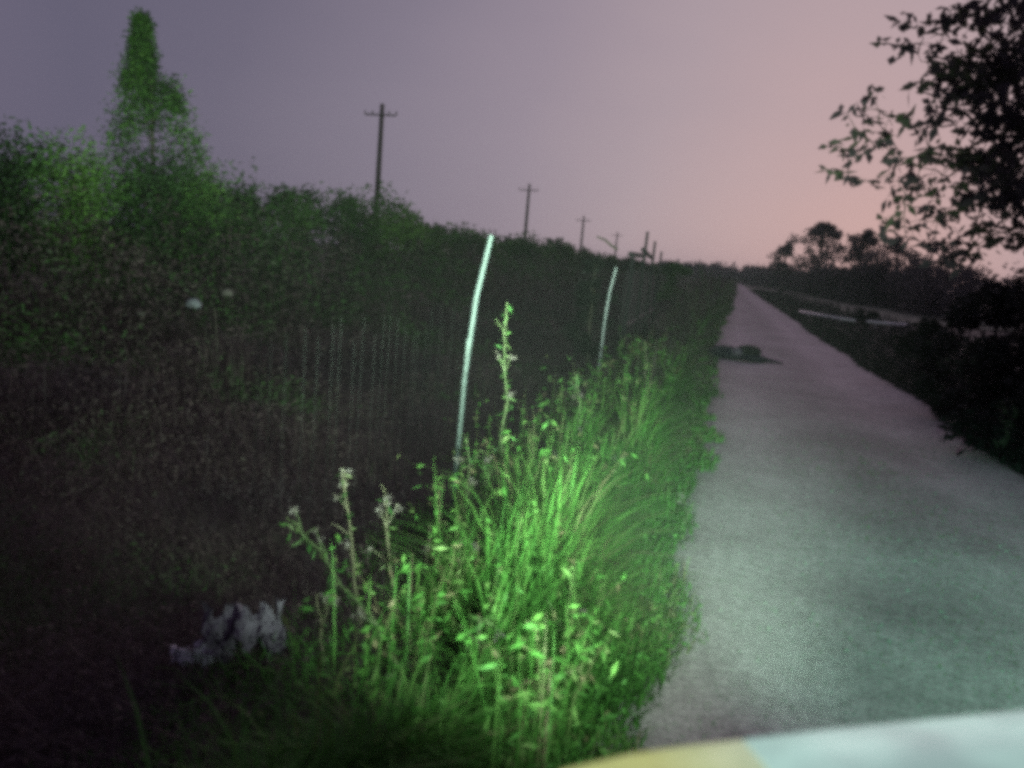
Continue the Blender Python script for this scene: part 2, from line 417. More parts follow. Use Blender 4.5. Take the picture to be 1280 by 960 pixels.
# low brown growth of the field behind the fence
def growth(x, y):                             # a tangle that climbs towards the hedge
    return (.07 + .40 * vnoise(x, y, .9) ** 3 + .12 * vnoise(x, y, 2.7)) * (1 + .8 * sst(-3, -6, x)) + 1.7 * (1 - .45 * sst(22, 110, y)) * sst(-5.2, -10.2, x + 1.6 * (vnoise(x, y, .45) - .5)) * (.45 + .75 * vnoise(x, y, 1.3))
tt = lambda x, y, n: np.clip(.36 + 1.0 * (vnoise(x, y, .7) - .5) + .6 * (vnoise(x + 9, y, 2.1) - .5) + .42 * sst(-5.5, -8.5, x) + R.normal(0, .14, n), 0, 1)
n = 75000
y = lod(n, .8, 220); x = -1.25 - (R.random(n) ** .8) * np.clip(2.2 + y * .9, 0, 9.6)
hh = growth(x, y) * R.uniform(.4, 1.25, n) * (1 - .6 * sst(-5, -8, x))
sc = np.clip(np.hypot(x, y) / 4, 1, 8)
A = blades(np.stack([x, y, hgt(x, y) - .01], 1), hh * (1 + .05 * sc), R.uniform(.0025, .006, n) * sc, R.uniform(.1, 1.5, n), tint=tt(x, y, n))
n = 150000
y = lod(n, .8, 220); x = -1.2 - (R.random(n) ** .75) * np.clip(2.2 + y * .9, 0, 9.6)
sc = np.clip(np.hypot(x, y) / 5, .8, 7)
z = hgt(x, y) + growth(x, y) * R.random(n)
B = leaves(np.stack([x, y, z], 1), R.uniform(.012, .055, n) * sc, R.uniform(.006, .020, n) * sc, tt(x, y, n))
n = 16000                                     # brown growth takes over the verge farther down the road
y = lod(n, 8, 120); x = edge_l(y) + .06 - 1.3 * R.random(n); keep = R.random(n) < sst(7, 15, y); x, y = x[keep], y[keep]; n = len(x)
Cb = blades(np.stack([x, y, hgt(x, y) - .01], 1), verge_height(x, y) * R.uniform(.5, 1.25, n), R.uniform(.006, .012, n) * np.clip(y / 5, 1, 9), R.uniform(.1, .8, n), tint=np.clip(R.normal(.55, .22, n), 0, 1))
fg = fol('field_weeds', [A, B, Cb], M_FIELD)
tag(fg, 'dim brown dead weeds covering the field behind the fence', kind='stuff')

# dark grass of the right verge
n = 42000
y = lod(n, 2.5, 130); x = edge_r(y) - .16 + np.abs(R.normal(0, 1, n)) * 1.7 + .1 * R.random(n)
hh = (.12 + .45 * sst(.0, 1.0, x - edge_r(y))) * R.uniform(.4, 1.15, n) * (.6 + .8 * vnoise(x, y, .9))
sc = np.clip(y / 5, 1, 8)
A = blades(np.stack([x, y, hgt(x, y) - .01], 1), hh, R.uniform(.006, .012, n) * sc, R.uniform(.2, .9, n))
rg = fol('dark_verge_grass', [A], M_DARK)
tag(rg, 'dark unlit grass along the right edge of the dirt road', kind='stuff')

# thin turf on the crown and right side of the road
n = 6000
y = lod(n, 1.6, 9); x = R.normal(1.55, .62, n)
keep = (x < edge_r(y) - .03) & (x > .3) & (vnoise(x, y, 1.6) > .47)
x, y = x[keep], y[keep]; n = len(x)
A = blades(np.stack([x, y, hgt(x, y)], 1), R.uniform(.008, .028, n), R.uniform(.002, .005, n) * np.clip(y / 4, 1, 4), R.uniform(.3, 1.2, n), tint=R.random(n) * .6)
tf = fol('road_turf', [A], M_GRASS)
tag(tf, 'thin short grass growing on the crown of the dirt road', kind='stuff')

# loose stones on the road
n = 9000
y = lod(n, 1.3, 14); x = RL + .05 + (RR - RL - .1) * R.random(n)
r = R.uniform(.002, .008, n) * np.where(R.random(n) < .06, 2.0, 1)
base = np.array([(1, 0, 0), (-1, 0, 0), (0, 1, 0), (0, -1, 0), (0, 0, 1), (0, 0, -1)], float)
FO = np.array([(0, 2, 4), (2, 1, 4), (1, 3, 4), (3, 0, 4), (2, 0, 5), (1, 2, 5), (3, 1, 5), (0, 3, 5)])
V = base[None] * R.uniform(.6, 1.3, (n, 6, 3)) * r[:, None, None]
V[..., 2] *= .7
V += np.stack([x, y, hgt(x, y) + .006 + r * .25], 1)[:, None]
F = (FO[None] + (np.arange(n) * 6)[:, None, None]).reshape(-1, 3)
gs = link_mesh('gravel', np_mesh('gravel', V.reshape(-1, 3), [F]), M_STONE)
tag(gs, 'loose gravel scattered over the dirt road', kind='stuff')

# ------------------------------------------------------------------ hedges that read as one mass
def clumps(n, C, rr):
    """points in the shells of many clumps: C (k,3) centres, rr (k,3) radii"""
    k = R.integers(0, len(C), n)
    d = R.normal(size=(n, 3)); d /= np.linalg.norm(d, axis=1)[:, None]
    return C[k] + d * rr[k] * (R.random(n) ** .45 * R.uniform(.75, 1.25, n))[:, None], k
k = 560
cy = lod(k, 6.0, 230); cx = -10.4 - 3.4 * R.random(k) - np.clip(cy - 40, 0, 200) * .012
top = 2.80 - .3 * sst(22, 50, cy) - .75 * sst(45, 120, cy) + .5 * (vnoise(cy, cy * 0, .22) - .5) + .5 * (vnoise(cy, cy * 0 + 4, .9) - .5)
cz = top * R.random(k) ** .7
k2 = 220                                     # the nearest stretch, which stands higher
cy2 = R.uniform(5.5, 17, k2); cx2 = -10.6 - 3.0 * R.random(k2); cz2 = (3.0 + .3 * (vnoise(cy2, cx2, .5) - .5) - .02 * cy2) * R.random(k2) ** .6
cx = np.concatenate([cx, cx2]); cy = np.concatenate([cy, cy2]); cz = np.concatenate([cz, cz2]); k = len(cx)
C = np.stack([cx, cy, cz], 1); rr = R.uniform(.30, .75, (k, 1)) * np.array([[1, 1, .9]]) * (1 + cy / 130)[:, None]
P, kk = clumps(140000, C, rr)
P[:, 2] = np.abs(P[:, 2]); sc = np.clip(P[:, 1] / 16, .8, 7)
shade = R.random(k)
A = leaves(P, R.uniform(.07, .16, len(P)) * sc, R.uniform(.035, .08, len(P)) * sc, np.clip(shade[kk] * .5 + 1.2 * (vnoise(P[:, 0] + P[:, 1], P[:, 2], .55) - .32) + R.normal(0, .14, len(P)), 0, 1))
n = 1500                                      # tall thin stems sticking out of the top
y = lod(n, 7, 120); x = -11.2 - 2.4 * R.random(n)
sc = np.clip(y / 16, .8, 6)
Bt = blades(np.stack([x, y, hgt(x, y)], 1), (2.2 + .9 * R.random(n)) * (.8 + .4 * vnoise(y, y * 0, .3)), .014 * sc, R.uniform(0, .18, n), tint=R.random(n))
lh = fol('overgrown_hedge', [A, Bt], M_HEDGE)
tag(lh, 'overgrown green hedge along the far side of the left field', 'hedge', kind='stuff')

def hedge_right():
    k = 420
    cy = lod(k, 58, 330); cx = 11 + 6 * R.random(k) - np.clip((cy - 150) / 180, 0, 1) * 7 + (cy < 80) * 3 * R.random(k)
    far = R.random(k) < .22
    cy[far] = 300 + 60 * R.random(far.sum()); cx[far] = R.uniform(-30, 22, far.sum())
    top = np.where(cy > 290, 4.6, 3.1) + .9 * (vnoise(cy, cx, .12) - .5)
    cz = top * R.random(k) ** .8 + np.where(far, 0, .1)
    C = np.stack([cx, cy, cz], 1); rr = R.uniform(.6, 1.5, (k, 1)) * (1 + cy / 260)[:, None] * np.ones((1, 3))
    P, kk = clumps(60000, C, rr); P[:, 2] = np.abs(P[:, 2]); s = P[:, 1] / 60
    sh = R.random(k)
    return leaves(P, R.uniform(.22, .5, len(P)) * s, R.uniform(.12, .26, len(P)) * s, np.clip(sh[kk] * .7 + R.normal(0, .2, len(P)), 0, 1))
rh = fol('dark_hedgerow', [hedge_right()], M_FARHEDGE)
tag(rh, 'dark hedgerow behind the pale field closing off the end of the road', 'hedgerow', kind='stuff')

# ------------------------------------------------------------------ single trees and shrubs
def branch_path(a, b, sag=.0, k=5, wob=.05):
    a, b = Vector(a), Vector(b); L = (b - a).length; out_ = []
    for i in range(k):
        t = i / (k - 1); p = a.lerp(b, t); p.z += sag * L * 4 * t * (1 - t)
        if 0 < i < k - 1: p += Vector([random.uniform(-wob, wob) * L for _ in range(3)])
        out_.append(p)
    return out_
def tree(name, base, height, crown, n_leaf, leaf, m, label, cat, group=None, trunk_r=.1, nclump=40, cz0=.35, limbs=7):
    """crown: function(t in 0..1 height) -> radius"""
    base = Vector(base)
    root = empty(name, base); tag(root, label, cat, group)
    C = []; rr = []
    for _ in range(nclump):
        t = cz0 + (1 - cz0) * random.random(); r_ = crown((t - cz0) / (1 - cz0)) * random.uniform(.6, 1.25); a = random.uniform(0, 2 * math.pi); q = math.sqrt(random.random())
        C.append((math.cos(a) * r_ * q, math.sin(a) * r_ * q, t * height)); s = (.16 + .22 * random.random()) * max(r_, .10 * height * .3)
        rr.append((s + .04 * height * .3, s + .04 * height * .3, s * .9 + .03 * height * .3))
    C = np.array(C); rr = np.array(rr)
    P, kk = clumps(n_leaf, C, rr)
    sh = R.random(nclump)
    fol('crown', [leaves(P, R.uniform(.6, 1.3, n_leaf) * leaf, R.uniform(.3, .6, n_leaf) * leaf, np.clip(sh[kk] * .7 + R.normal(0, .2, n_leaf), 0, 1))], m, root)
    mb = MB()
    mb.tube(branch_path((0, 0, -.1), (0, 0, height * .93), 0, 6, .02), [trunk_r * (1 - .85 * i / 5) for i in range(6)], 7)
    for i in range(limbs):
        c = C[(i * 5) % nclump]; mb.tube(branch_path((0, 0, c[2] * .6), c, .05, 4), [trunk_r * .35, trunk_r * .25, trunk_r * .15, trunk_r * .06], 5)
    mb.build('trunk', M_BARK, root, True)
    return root
# tall pointed young tree in the left hedge
def young_tree():
    Yt = 13.6; base = at(215, 330, Yt); base.z = float(hgt(base.x, Yt))
    root = empty('young_tree', base)
    tag(root, 'tall pointed green young tree, broad at the foot, rising above the left hedge', 'tree')
    rows = [(22, 176, 178), (36, 172, 182), (62, 167, 190), (90, 156, 200), (112, 148, 228), (150, 141, 248), (190, 135, 264), (230, 132, 290), (270, 126, 310), (325, 120, 326)]
    C = []; rr = []
    for _ in range(230):
        t_ = random.random() ** .8 * (len(rows) - 1.001); i_ = int(t_); f_ = t_ - i_
        py = rows[i_][0] * (1 - f_) + rows[i_ + 1][0] * f_; a_ = rows[i_][1] * (1 - f_) + rows[i_ + 1][1] * f_; b_ = rows[i_][2] * (1 - f_) + rows[i_ + 1][2] * f_
        hw = (b_ - a_) / 2 * Yt / 960; q = random.uniform(-1, 1)
        c = at((a_ + b_) / 2, py, Yt) - base
        dy = random.uniform(-1, 1) * hw * math.sqrt(max(0, 1 - q * q))
        C.append((c.x + q * hw * .85, dy, c.z)); r_ = min(.42, .025 + .27 * hw) * random.uniform(.4, 1.6); rr.append((r_, r_, r_ * 1.3))
    C = np.array(C); n_ = 15000; P_, kk = clumps(n_, C, np.array(rr) * 1.15); P_ = P_ + R.normal(0, .07, P_.shape); sh = R.random(len(C))
    fol('crown', [leaves(P_, R.uniform(.05, .15, n_), R.uniform(.02, .055, n_), np.clip(sh[kk] * .7 + R.normal(.22, .2, n_), 0, 1))], M_HEDGE, root)
    mb = MB(); tp = at(177, 40, Yt) - base
    mb.tube(branch_path((0, 0, -.1), tp, 0, 7, .015), [.075, .065, .055, .045, .035, .02, .008], 7)
    for i_ in range(0, 150, 9):
        c = Vector(C[i_]); mb.tube(branch_path(Vector((0, 0, 0)).lerp(tp, max(.08, c.z / tp.z - .12)), c, .04, 4), [.022, .016, .010, .004], 4)
    mb.build('trunk', M_BARK, root, True)
young_tree()
p = at(763, 335, 12.6)
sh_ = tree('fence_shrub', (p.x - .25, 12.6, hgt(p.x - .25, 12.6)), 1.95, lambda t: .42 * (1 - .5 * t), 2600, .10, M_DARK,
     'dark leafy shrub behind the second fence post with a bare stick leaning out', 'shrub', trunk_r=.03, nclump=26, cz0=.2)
mb = MB(); a = at(772, 312, 12.6); b_ = at(746, 296, 12.6)
mb.tube(branch_path(a - sh_.location, b_ - sh_.location, .02, 4), [.022, .02, .018, .014], 6)
mb.build('dead_stick', M_BARK, sh_)
p = at(845, 342, 34)
tree('round_shrub', (p.x, 34, 0), 2.2, lambda t: .75 * (1 - .6 * t ** 2), 2200, .20, M_HEDGE,
     'small round green shrub at the left roadside beyond the boards', 'shrub', trunk_r=.05, nclump=22, cz0=.15)
# mid-distance trees on the right
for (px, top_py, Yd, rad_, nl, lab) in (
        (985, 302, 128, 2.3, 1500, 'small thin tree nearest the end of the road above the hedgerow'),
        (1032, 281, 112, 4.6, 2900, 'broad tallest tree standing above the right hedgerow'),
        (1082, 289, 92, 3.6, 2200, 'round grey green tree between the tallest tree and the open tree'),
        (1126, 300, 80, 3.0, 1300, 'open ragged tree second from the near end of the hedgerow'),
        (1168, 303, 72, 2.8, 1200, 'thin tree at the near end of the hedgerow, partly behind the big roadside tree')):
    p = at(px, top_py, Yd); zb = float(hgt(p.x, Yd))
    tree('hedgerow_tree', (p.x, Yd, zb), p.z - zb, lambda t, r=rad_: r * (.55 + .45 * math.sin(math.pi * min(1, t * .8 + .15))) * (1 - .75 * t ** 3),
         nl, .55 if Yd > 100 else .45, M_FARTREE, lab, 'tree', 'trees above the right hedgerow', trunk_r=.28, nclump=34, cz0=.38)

# big tree on the right with branches hanging into the picture
def big_tree():
    Y0 = 9.4
    base = at(1262, 432, Y0); base.z = float(hgt(base.x, Y0))
    root = empty('roadside_tree', base)
    tag(root, 'big dark tree on the right verge with leafy branches hanging over the road', 'tree')
    inv = -Vector(base)
    cl = [(1130, 25, .10), (1160, 24, .10), (1190, 30, .13), (1105, 55, .06), (1132, 57, .11), (1170, 62, .09), (1195, 70, .10),
          (1197, 8, .12), (1225, 15, .2), (1262, 12, .25), (1240, 50, .22), (1270, 70, .28), (1235, 100, .22), (1265, 115, .3),
          (1176, 100, .13), (1200, 112, .14), (1150, 107, .09), (1096, 116, .07), (1060, 139, .07), (1078, 135, .06), (1086, 150, .08), (1075, 165, .09),
          (1080, 185, .09), (1100, 178, .09), (1110, 165, .07), (1112, 146, .06), (1133, 150, .09), (1150, 160, .08), (1170, 150, .10),
          (1195, 140, .12), (1230, 150, .22), (1260, 165, .25), (1033, 178, .05), (1033, 212, .05), (1052, 188, .05), (1064, 200, .06), (1062, 222, .05),
          (1053, 214, .04), (1078, 225, .05), (1095, 228, .06), (1118, 195, .08), (1130, 205, .09), (1160, 190, .12), (1185, 195, .17), (1215, 200, .22),
          (1250, 210, .25), (1120, 225, .08), (1140, 232, .10), (1170, 232, .16), (1200, 240, .2), (1235, 245, .24), (1265, 250, .28),
          (1115, 247, .05), (1130, 250, .07), (1160, 262, .12), (1185, 270, .15), (1110, 270, .06), (1125, 274, .06), (1145, 285, .09), (1108, 290, .06),
          (1130, 298, .07), (1165, 300, .12), (1200, 300, .14), (1225, 285, .13), (1255, 290, .14), (1270, 300, .14), (1185, 320, .15), (1215, 315, .12)]
    cl += [(random.uniform(1180, 1300), random.uniform(-20, 310), random.uniform(.13, .26)) for _ in range(14)] + [(random.uniform(1225, 1320), random.uniform(60, 320), random.uniform(.2, .3)) for _ in range(9)]
    cen = []; rr_ = []
    for (a, b, s) in cl:
        p = at(a, b, Y0 + random.uniform(-.9, .7)); cen.append(p + inv); rr_.append(s * 1.2)
    for _ in range(70):                     # the rest of the crown beyond the frame
        a = random.uniform(0, 2 * math.pi); q = math.sqrt(random.random()) * 2.9
        c = Vector((1.6 + math.cos(a) * q, .4 + math.sin(a) * q, random.uniform(2.9, 6.2)))
        if c.x > -.1: cen.append(c); rr_.append(random.uniform(.2, .42))
    C = np.array(cen); rr = np.array(rr_)[:, None] * np.array([[1.1, 1.3, .8]])
    nper = np.maximum(7, (np.array(rr_) ** 1.45 * 400).astype(int))
    Ps = []; Ts = []
    for c, r_, m_ in zip(C, rr, nper):
        P_, _ = clumps(int(m_), c[None], r_[None]); Ps.append(P_); Ts.append(np.clip(random.random() * .7 + R.normal(0, .15, int(m_)), 0, 1))
    P_ = np.concatenate(Ps); T_ = np.concatenate(Ts); n_ = len(P_)
    fol('crown', [leaves(P_, R.uniform(.06, .20, n_), R.uniform(.03, .10, n_), T_, droop=.5)], M_TREE, root)
    mb = MB()
    hub = Vector((.35, .2, 3.1))
    mb.tube(branch_path((0, 0, -.1), hub, 0, 6, .02), [.13, .12, .11, .10, .09, .08], 9)
    mb.tube(branch_path(hub, (1.2, .5, 5.6), 0, 5, .04), [.10, .08, .06, .04, .02], 7)
    mids = []
    for tgt in ((-.55, -.1, 2.6), (-.9, .1, 3.2), (-.5, -.2, 3.9), (.1, -.4, 4.3), (1.5, -.6, 3.6), (1.8, .8, 4.2)):
        pth = branch_path(hub - Vector((0, 0, random.uniform(0, 1.2))), tgt, .06, 5, .04); mids.extend(pth[1:])
        mb.tube(pth, [.06, .05, .038, .028, .016], 6)
    nodes = list(mids)
    todo = sorted(cen[:len(cl)] + cen[len(cl)::3], key=lambda c: (c - hub).length)
    for c in todo:                           # every leaf clump hangs on the nearest twig nearer the trunk
        q = min(nodes, key=lambda v: (v - c).length + .35 * (v - hub).length)
        pth = branch_path(q, c, random.uniform(-.10, .06), 6, .06)
        mb.tube(pth, [.009, .007, .005, .004, .003, .002], 4, False); nodes.extend(pth[2:])
    mb.build('trunk', M_BARK, root, True)
big_tree()
def dense(name, base, rx, ry, h, nl, leaf, m, label, k=40):
    root = empty(name, base); tag(root, label, 'bush')
    C = []; rr = []
    for _ in range(k):
        a = random.uniform(0, 2 * math.pi); q = math.sqrt(random.random()); t = random.random()
        f = math.sqrt(max(.05, 1 - (t * .95) ** 2))
        C.append((math.cos(a) * q * rx * f, math.sin(a) * q * ry * f, .1 + t * h * .88)); s = random.uniform(.18, .36) * h * .4; rr.append((s, s, s * .8))
    P_, kk = clumps(nl, np.array(C), np.array(rr)); P_[:, 2] = np.abs(P_[:, 2]); sh = R.random(k)
    fol('foliage', [leaves(P_, R.uniform(.6, 1.3, nl) * leaf, R.uniform(.3, .6, nl) * leaf, np.clip(sh[kk] * .7 + R.normal(0, .2, nl), 0, 1))], m, root)
    mb = MB()
    for i in range(7):
        c = C[i * 5 % k]; mb.tube(branch_path((c[0] * .1, c[1] * .1, -.05), c, .05, 4), [.03, .024, .016, .008], 5)
    mb.build('stems', M_BARK, root)
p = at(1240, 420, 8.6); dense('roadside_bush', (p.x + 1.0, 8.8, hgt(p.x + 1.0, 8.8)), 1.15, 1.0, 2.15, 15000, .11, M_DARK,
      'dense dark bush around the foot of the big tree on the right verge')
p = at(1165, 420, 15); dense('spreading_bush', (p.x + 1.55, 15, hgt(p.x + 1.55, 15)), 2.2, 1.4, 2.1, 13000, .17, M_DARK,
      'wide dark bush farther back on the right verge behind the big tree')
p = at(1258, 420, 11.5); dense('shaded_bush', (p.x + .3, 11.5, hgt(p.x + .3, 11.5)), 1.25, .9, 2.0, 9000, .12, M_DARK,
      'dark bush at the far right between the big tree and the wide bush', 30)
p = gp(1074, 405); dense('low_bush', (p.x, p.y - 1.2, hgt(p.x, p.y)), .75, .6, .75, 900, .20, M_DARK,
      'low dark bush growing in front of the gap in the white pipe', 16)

# ------------------------------------------------------------------ utility poles
for (t_px, t_py, b_px, b_py, lab) in (
        (478, 130, 467, 265, 'nearest and tallest wooden utility pole rising behind the left hedge'),
        (662, 230, 655, 305, 'second wooden utility pole from the left beyond the hedge'),
        (730, 270, 726, 318, 'third wooden utility pole, small and thin above the hedge'),
        (772, 290, 768, 335, 'farthest tiny utility pole, just left of the dark boards')):
    d = ray(t_px, t_py); d = d / d.x * -20.0
    top_ = Vector((-20.0, d.y, CAM_H + d.z)); zb = float(hgt(-20.0, d.y))
    root = empty('utility_pole', (top_.x, top_.y, zb)); tag(root, lab, 'utility pole', 'utility poles in a line behind the left hedge')
    L = top_.z - zb
    mb = MB(); mb.tube([(0, 0, -.3), (0, 0, L * .5), (0, 0, L)], [.19, .16, .12], 10); mb.build('shaft', M_POLE, root, True)
    mb = MB(); mb.box((.0, -.15, L - .62), (1.9, .07, .08)); mb.build('crossarm', M_POLE, root)
    for sx in (-.95, -.5, .5, .95):
        mb = MB(); mb.tube([(sx, -.15, L - .56), (sx, -.15, L - .46), (sx, -.15, L - .40)], [.03, .05, .03], 6); mb.build('insulator', M_POLE, root)

# ------------------------------------------------------------------ wire fence
FX = -1.42
def fence_x(y): return -1.40 - .047 * (y - 4.07)
fence_y = [-2.9, 4.07, 11.27, 18.6, 26.0, 33.5]
fr = empty('wire_fence', (FX, 4.07, 0))
tag(fr, 'wire fence on pale steel posts along the left verge', 'fence')
post_src = None
for i, fy in enumerate(fence_y):
    fx = fence_x(fy); zb = float(hgt(fx, fy)) - .1
    if post_src is None:
        mb = MB()
        pr = .014
        mb.tube([(0, 0, 0), (.004, 0, .5), (.0, 0, 1.0), (.02, 0, 1.45), (.07, 0, 1.80)], [pr, pr, pr, pr, pr * .85], 8)
        mb.box((0, -.014, .62), (.008, .016, 1.2))
        post_src = mb.build('post', M_GALV, fr); o = post_src
    else:
        o = post_src.copy(); COL.objects.link(o); o.parent = fr
    if i == 2:                               # second post in view: headlamp brightness put into its paler colour
        o.data = o.data.copy(); o.data.materials.clear(); o.data.materials.append(M_LITPOST); o['label'] = 'second post with lamplight put into its paler colour'
    o.location = (fx - FX, fy - 4.07, zb); o.rotation_euler = (0, rad(1.5 + random.uniform(-.8, .8)), random.uniform(-.2, .2))
mb = MB()
for a, b in zip(fence_y[:-1], fence_y[1:]):
    for zz in (.30, .66, 1.02, 1.36):
        mb.tube([(fence_x(a) - FX + .02, a - 4.07, zz), ((fence_x(a) + fence_x(b)) / 2 - FX + .02, (a + b) / 2 - 4.07, zz - .04), (fence_x(b) - FX + .02, b - 4.07, zz)], .00006, 3, False)
for yy in np.arange(1.2, 18.0, .09):
    xx = fence_x(yy) - FX + .02; yy += random.uniform(-.03, .03)
    mb.tube([(xx, yy - 4.07 + random.uniform(-.02, .02), .27), (xx, yy - 4.07, 1.30 + random.uniform(-.06, .05))], .0006, 3, False)
mb.build('wire_mesh', M_WIRE, fr)

# ------------------------------------------------------------------ dark boarded fence panel by the second post
bf = empty('board_fence', (-1.75, 13.6, 0))
tag(bf, 'dark weathered board fence with broken top rails beside the second steel post', 'board fence')
def bfx(y): return -1.78 - .03 * (y - 13.6)
ys_b = list(np.arange(13.5, 21.2, .235))
b_src = []
for v in range(3):
    mb = MB(); mb.box((0, 0, .76 + .02 * v), (.028, .19, 1.52 + .05 * v), jit=.008); b_src.append(mb)
proto = None
for i, yy in enumerate(ys_b):
    if proto is None or i < 3:
        o = b_src[i].build('board', M_BOARD, bf); protos = [o] if i == 0 else protos + [o]; proto = o
    else:
        o = protos[i % 3].copy(); COL.objects.link(o); o.parent = bf
    o.location = (bfx(yy) + 1.75 + random.uniform(-.006, .006), yy - 13.6, random.uniform(-.07, .02)); o.rotation_euler = (random.uniform(-.02, .02), 0, 0)
for yy, hh in ((13.4, 1.86), (15.9, 2.38), (18.4, 2.30), (21.3, 2.15)):
    mb = MB(); mb.tube([(bfx(yy) + 1.83, yy - 13.6, -.2), (bfx(yy) + 1.835, yy - 13.6, hh * .5), (bfx(yy) + 1.85, yy - 13.6, hh)], [.04, .036, .028], 7); mb.build('fence_post', M_BOARD, bf)
for (ya, za, yb, zb) in ((13.4, 1.86, 15.9, 1.90), (15.9, 2.02, 18.4, 1.92), (13.4, .6, 21.3, .6)):
    mb = MB(); mb.tube([(bfx(ya) + 1.80, ya - 13.6, za), (bfx(yb) + 1.80, yb - 13.6, zb)], .05, 5); mb.build('rail', M_BOARD, bf)

# ------------------------------------------------------------------ white pipe beyond the right verge
pr_ = empty('white_pipe', gp(1000, 390) + Vector((0, 0, .1)))
tag(pr_, 'long thin white pipe lying across the right verge in front of the pale field', 'pipe')
def ppt(px, py): return gp(px, py, .35) - pr_.location
for seg in (((1000, 389), (1030, 395), (1068, 401)), ((1084, 402), (1118, 405), (1152, 407))):
    mb = MB(); mb.tube([ppt(*q) for q in seg], .055, 10); mb.build('pipe_length', M_PIPE, pr_, True)
for q in ((1010, 391), (1050, 398.5), (1095, 403), (1140, 406)):
    c = ppt(*q); mb = MB(); mb.box((c.x, c.y, c.z - .28), (.16, .22, .40), taper=.7); mb.build('pipe_support', M_STONE, pr_)

# ------------------------------------------------------------------ crumpled things
def lump(name, size, m, parent=None, loc=(0, 0, 0), sub=4, amp=.22, seed=0, flat=.0):
    bm = bmesh.new(); bmesh.ops.create_icosphere(bm, subdivisions=sub, radius=1)
    rs = np.random.default_rng(seed)
    D = rs.normal(size=(14, 3)); D /= np.linalg.norm(D, axis=1)[:, None]; ph = rs.uniform(0, 6, 14); fr_ = rs.uniform(2, 9, 14)
    for v in bm.verts:
        p_ = np.array(v.co); s = 1 + amp * sum(abs(math.sin(fr_[i] * p_.dot(D[i]) + ph[i])) * (2.6 / fr_[i]) - .35 for i in range(14)) / 4
        v.co = Vector((p_[0] * size[0] * s, p_[1] * size[1] * s, max(p_[2], -.45) * size[2] * s))
    me = bpy.data.meshes.new(name); bm.to_mesh(me); bm.free()
    me.polygons.foreach_set('use_smooth', [True] * len(me.polygons))
    return link_mesh(name, me, m, parent, loc)
c = gp(922, 450)
tb = empty('tarpaulin_bundle', (c.x, c.y, .02))
tag(tb, 'dark crumpled tarpaulin bundle with a pale lilac patch lying on the left of the road', 'bundle')
lump('tarp', (.36, .24, .17), M_TARP, tb, (-.24, .02, .08), seed=3, amp=.16)
lump('lilac_lining', (.12, .11, .10), M_LILAC, tb, (-.03, -.12, .13), seed=5, amp=.14)
lump('black_sheet', (.24, .20, .11), M_BLACK, tb, (.19, .02, .19), seed=8, amp=.14)
lump('tarp_base', (.40, .20, .10), M_TARP, tb, (.16, -.03, .05), seed=11, amp=.16)
mb = MB(); mb.tube([(.45, -.05, .05), (.58, -.08, .045), (.72, -.05, .03), (.86, -.06, .015)], [.06, .04, .028, .015], 7); mb.build('trailing_end', M_TARP, tb)

c = gp(300, 828)
pb = empty('plastic_sheet', (c.x, c.y, float(hgt(c.x, c.y))))
tag(pb, 'pale crumpled plastic sheet among the dark weeds at lower left', 'plastic sheet')
def sheet(name, sx_, sy_, h, m, parent, loc, rz, seed, nx=26, ny=18):
    """thin crumpled sheet with a torn outline, lying over the weeds"""
    rs = np.random.default_rng(seed); V_ = []; F_ = []; idx = {}
    for layer in (0, 1):
        for j_ in range(ny):
            for i_ in range(nx):
                a_, b_ = i_ / (nx - 1) * 2 - 1, j_ / (ny - 1) * 2 - 1
                f_ = float(vnoise(a_ + seed, b_, 2.3)) + .6 * float(vnoise(a_, b_ + seed, 5.1)) + .3 * float(vnoise(a_ + 3, b_ + seed, 11.0))
                rg_ = 1 + .35 * (float(vnoise(math.atan2(b_, a_) + seed, seed * .7, 2.5)) - .5)
                V_.append((a_ * sx_ * rg_ + .01 * rs.normal(), b_ * sy_ * rg_ + .01 * rs.normal(), f_ * h - layer * .003))
    N_ = nx * ny
    for j_ in range(ny - 1):
        for i_ in range(nx - 1):
            q = j_ * nx + i_; F_.append((q, q + 1, q + nx + 1, q + nx)); F_.append((N_ + q + nx, N_ + q + nx + 1, N_ + q + 1, N_ + q))
    me = bpy.data.meshes.new(name); me.from_pydata(V_, [], F_); me.update()
    o = link_mesh(name, me, m, parent, loc); o.rotation_euler = (0, 0, rz); return o
sheet('sheet', .14, .085, .19, M_LILAC, pb, (.02, 0, .0), .5, 4)
sheet('torn_flap', .06, .04, .09, M_PALE, pb, (-.15, -.07, .0), .9, 9, 14, 10)
for (px, py, s, sd_, m_, lab) in ((242, 381, .12, 31, M_PALEBAG, 'small pale bag caught on the growth below the young tree'),
                                  (284, 367, .09, 33, M_LITTER, 'smaller dull rag just right of the pale bag below the young tree'),
                                  (176, 392, .07, 37, M_LITTER, 'tiny dull rag left of the pale bag in the left field')):
    p = at(px, py, 9.0)
    o = lump('bag' if m_ is M_PALEBAG else 'rag', (s, s * .7, s * .8), m_, None, (p.x, p.y, p.z), 3, .2, sd_)
    tag(o, lab, 'bag' if m_ is M_PALEBAG else 'rag', 'litter on the left field')

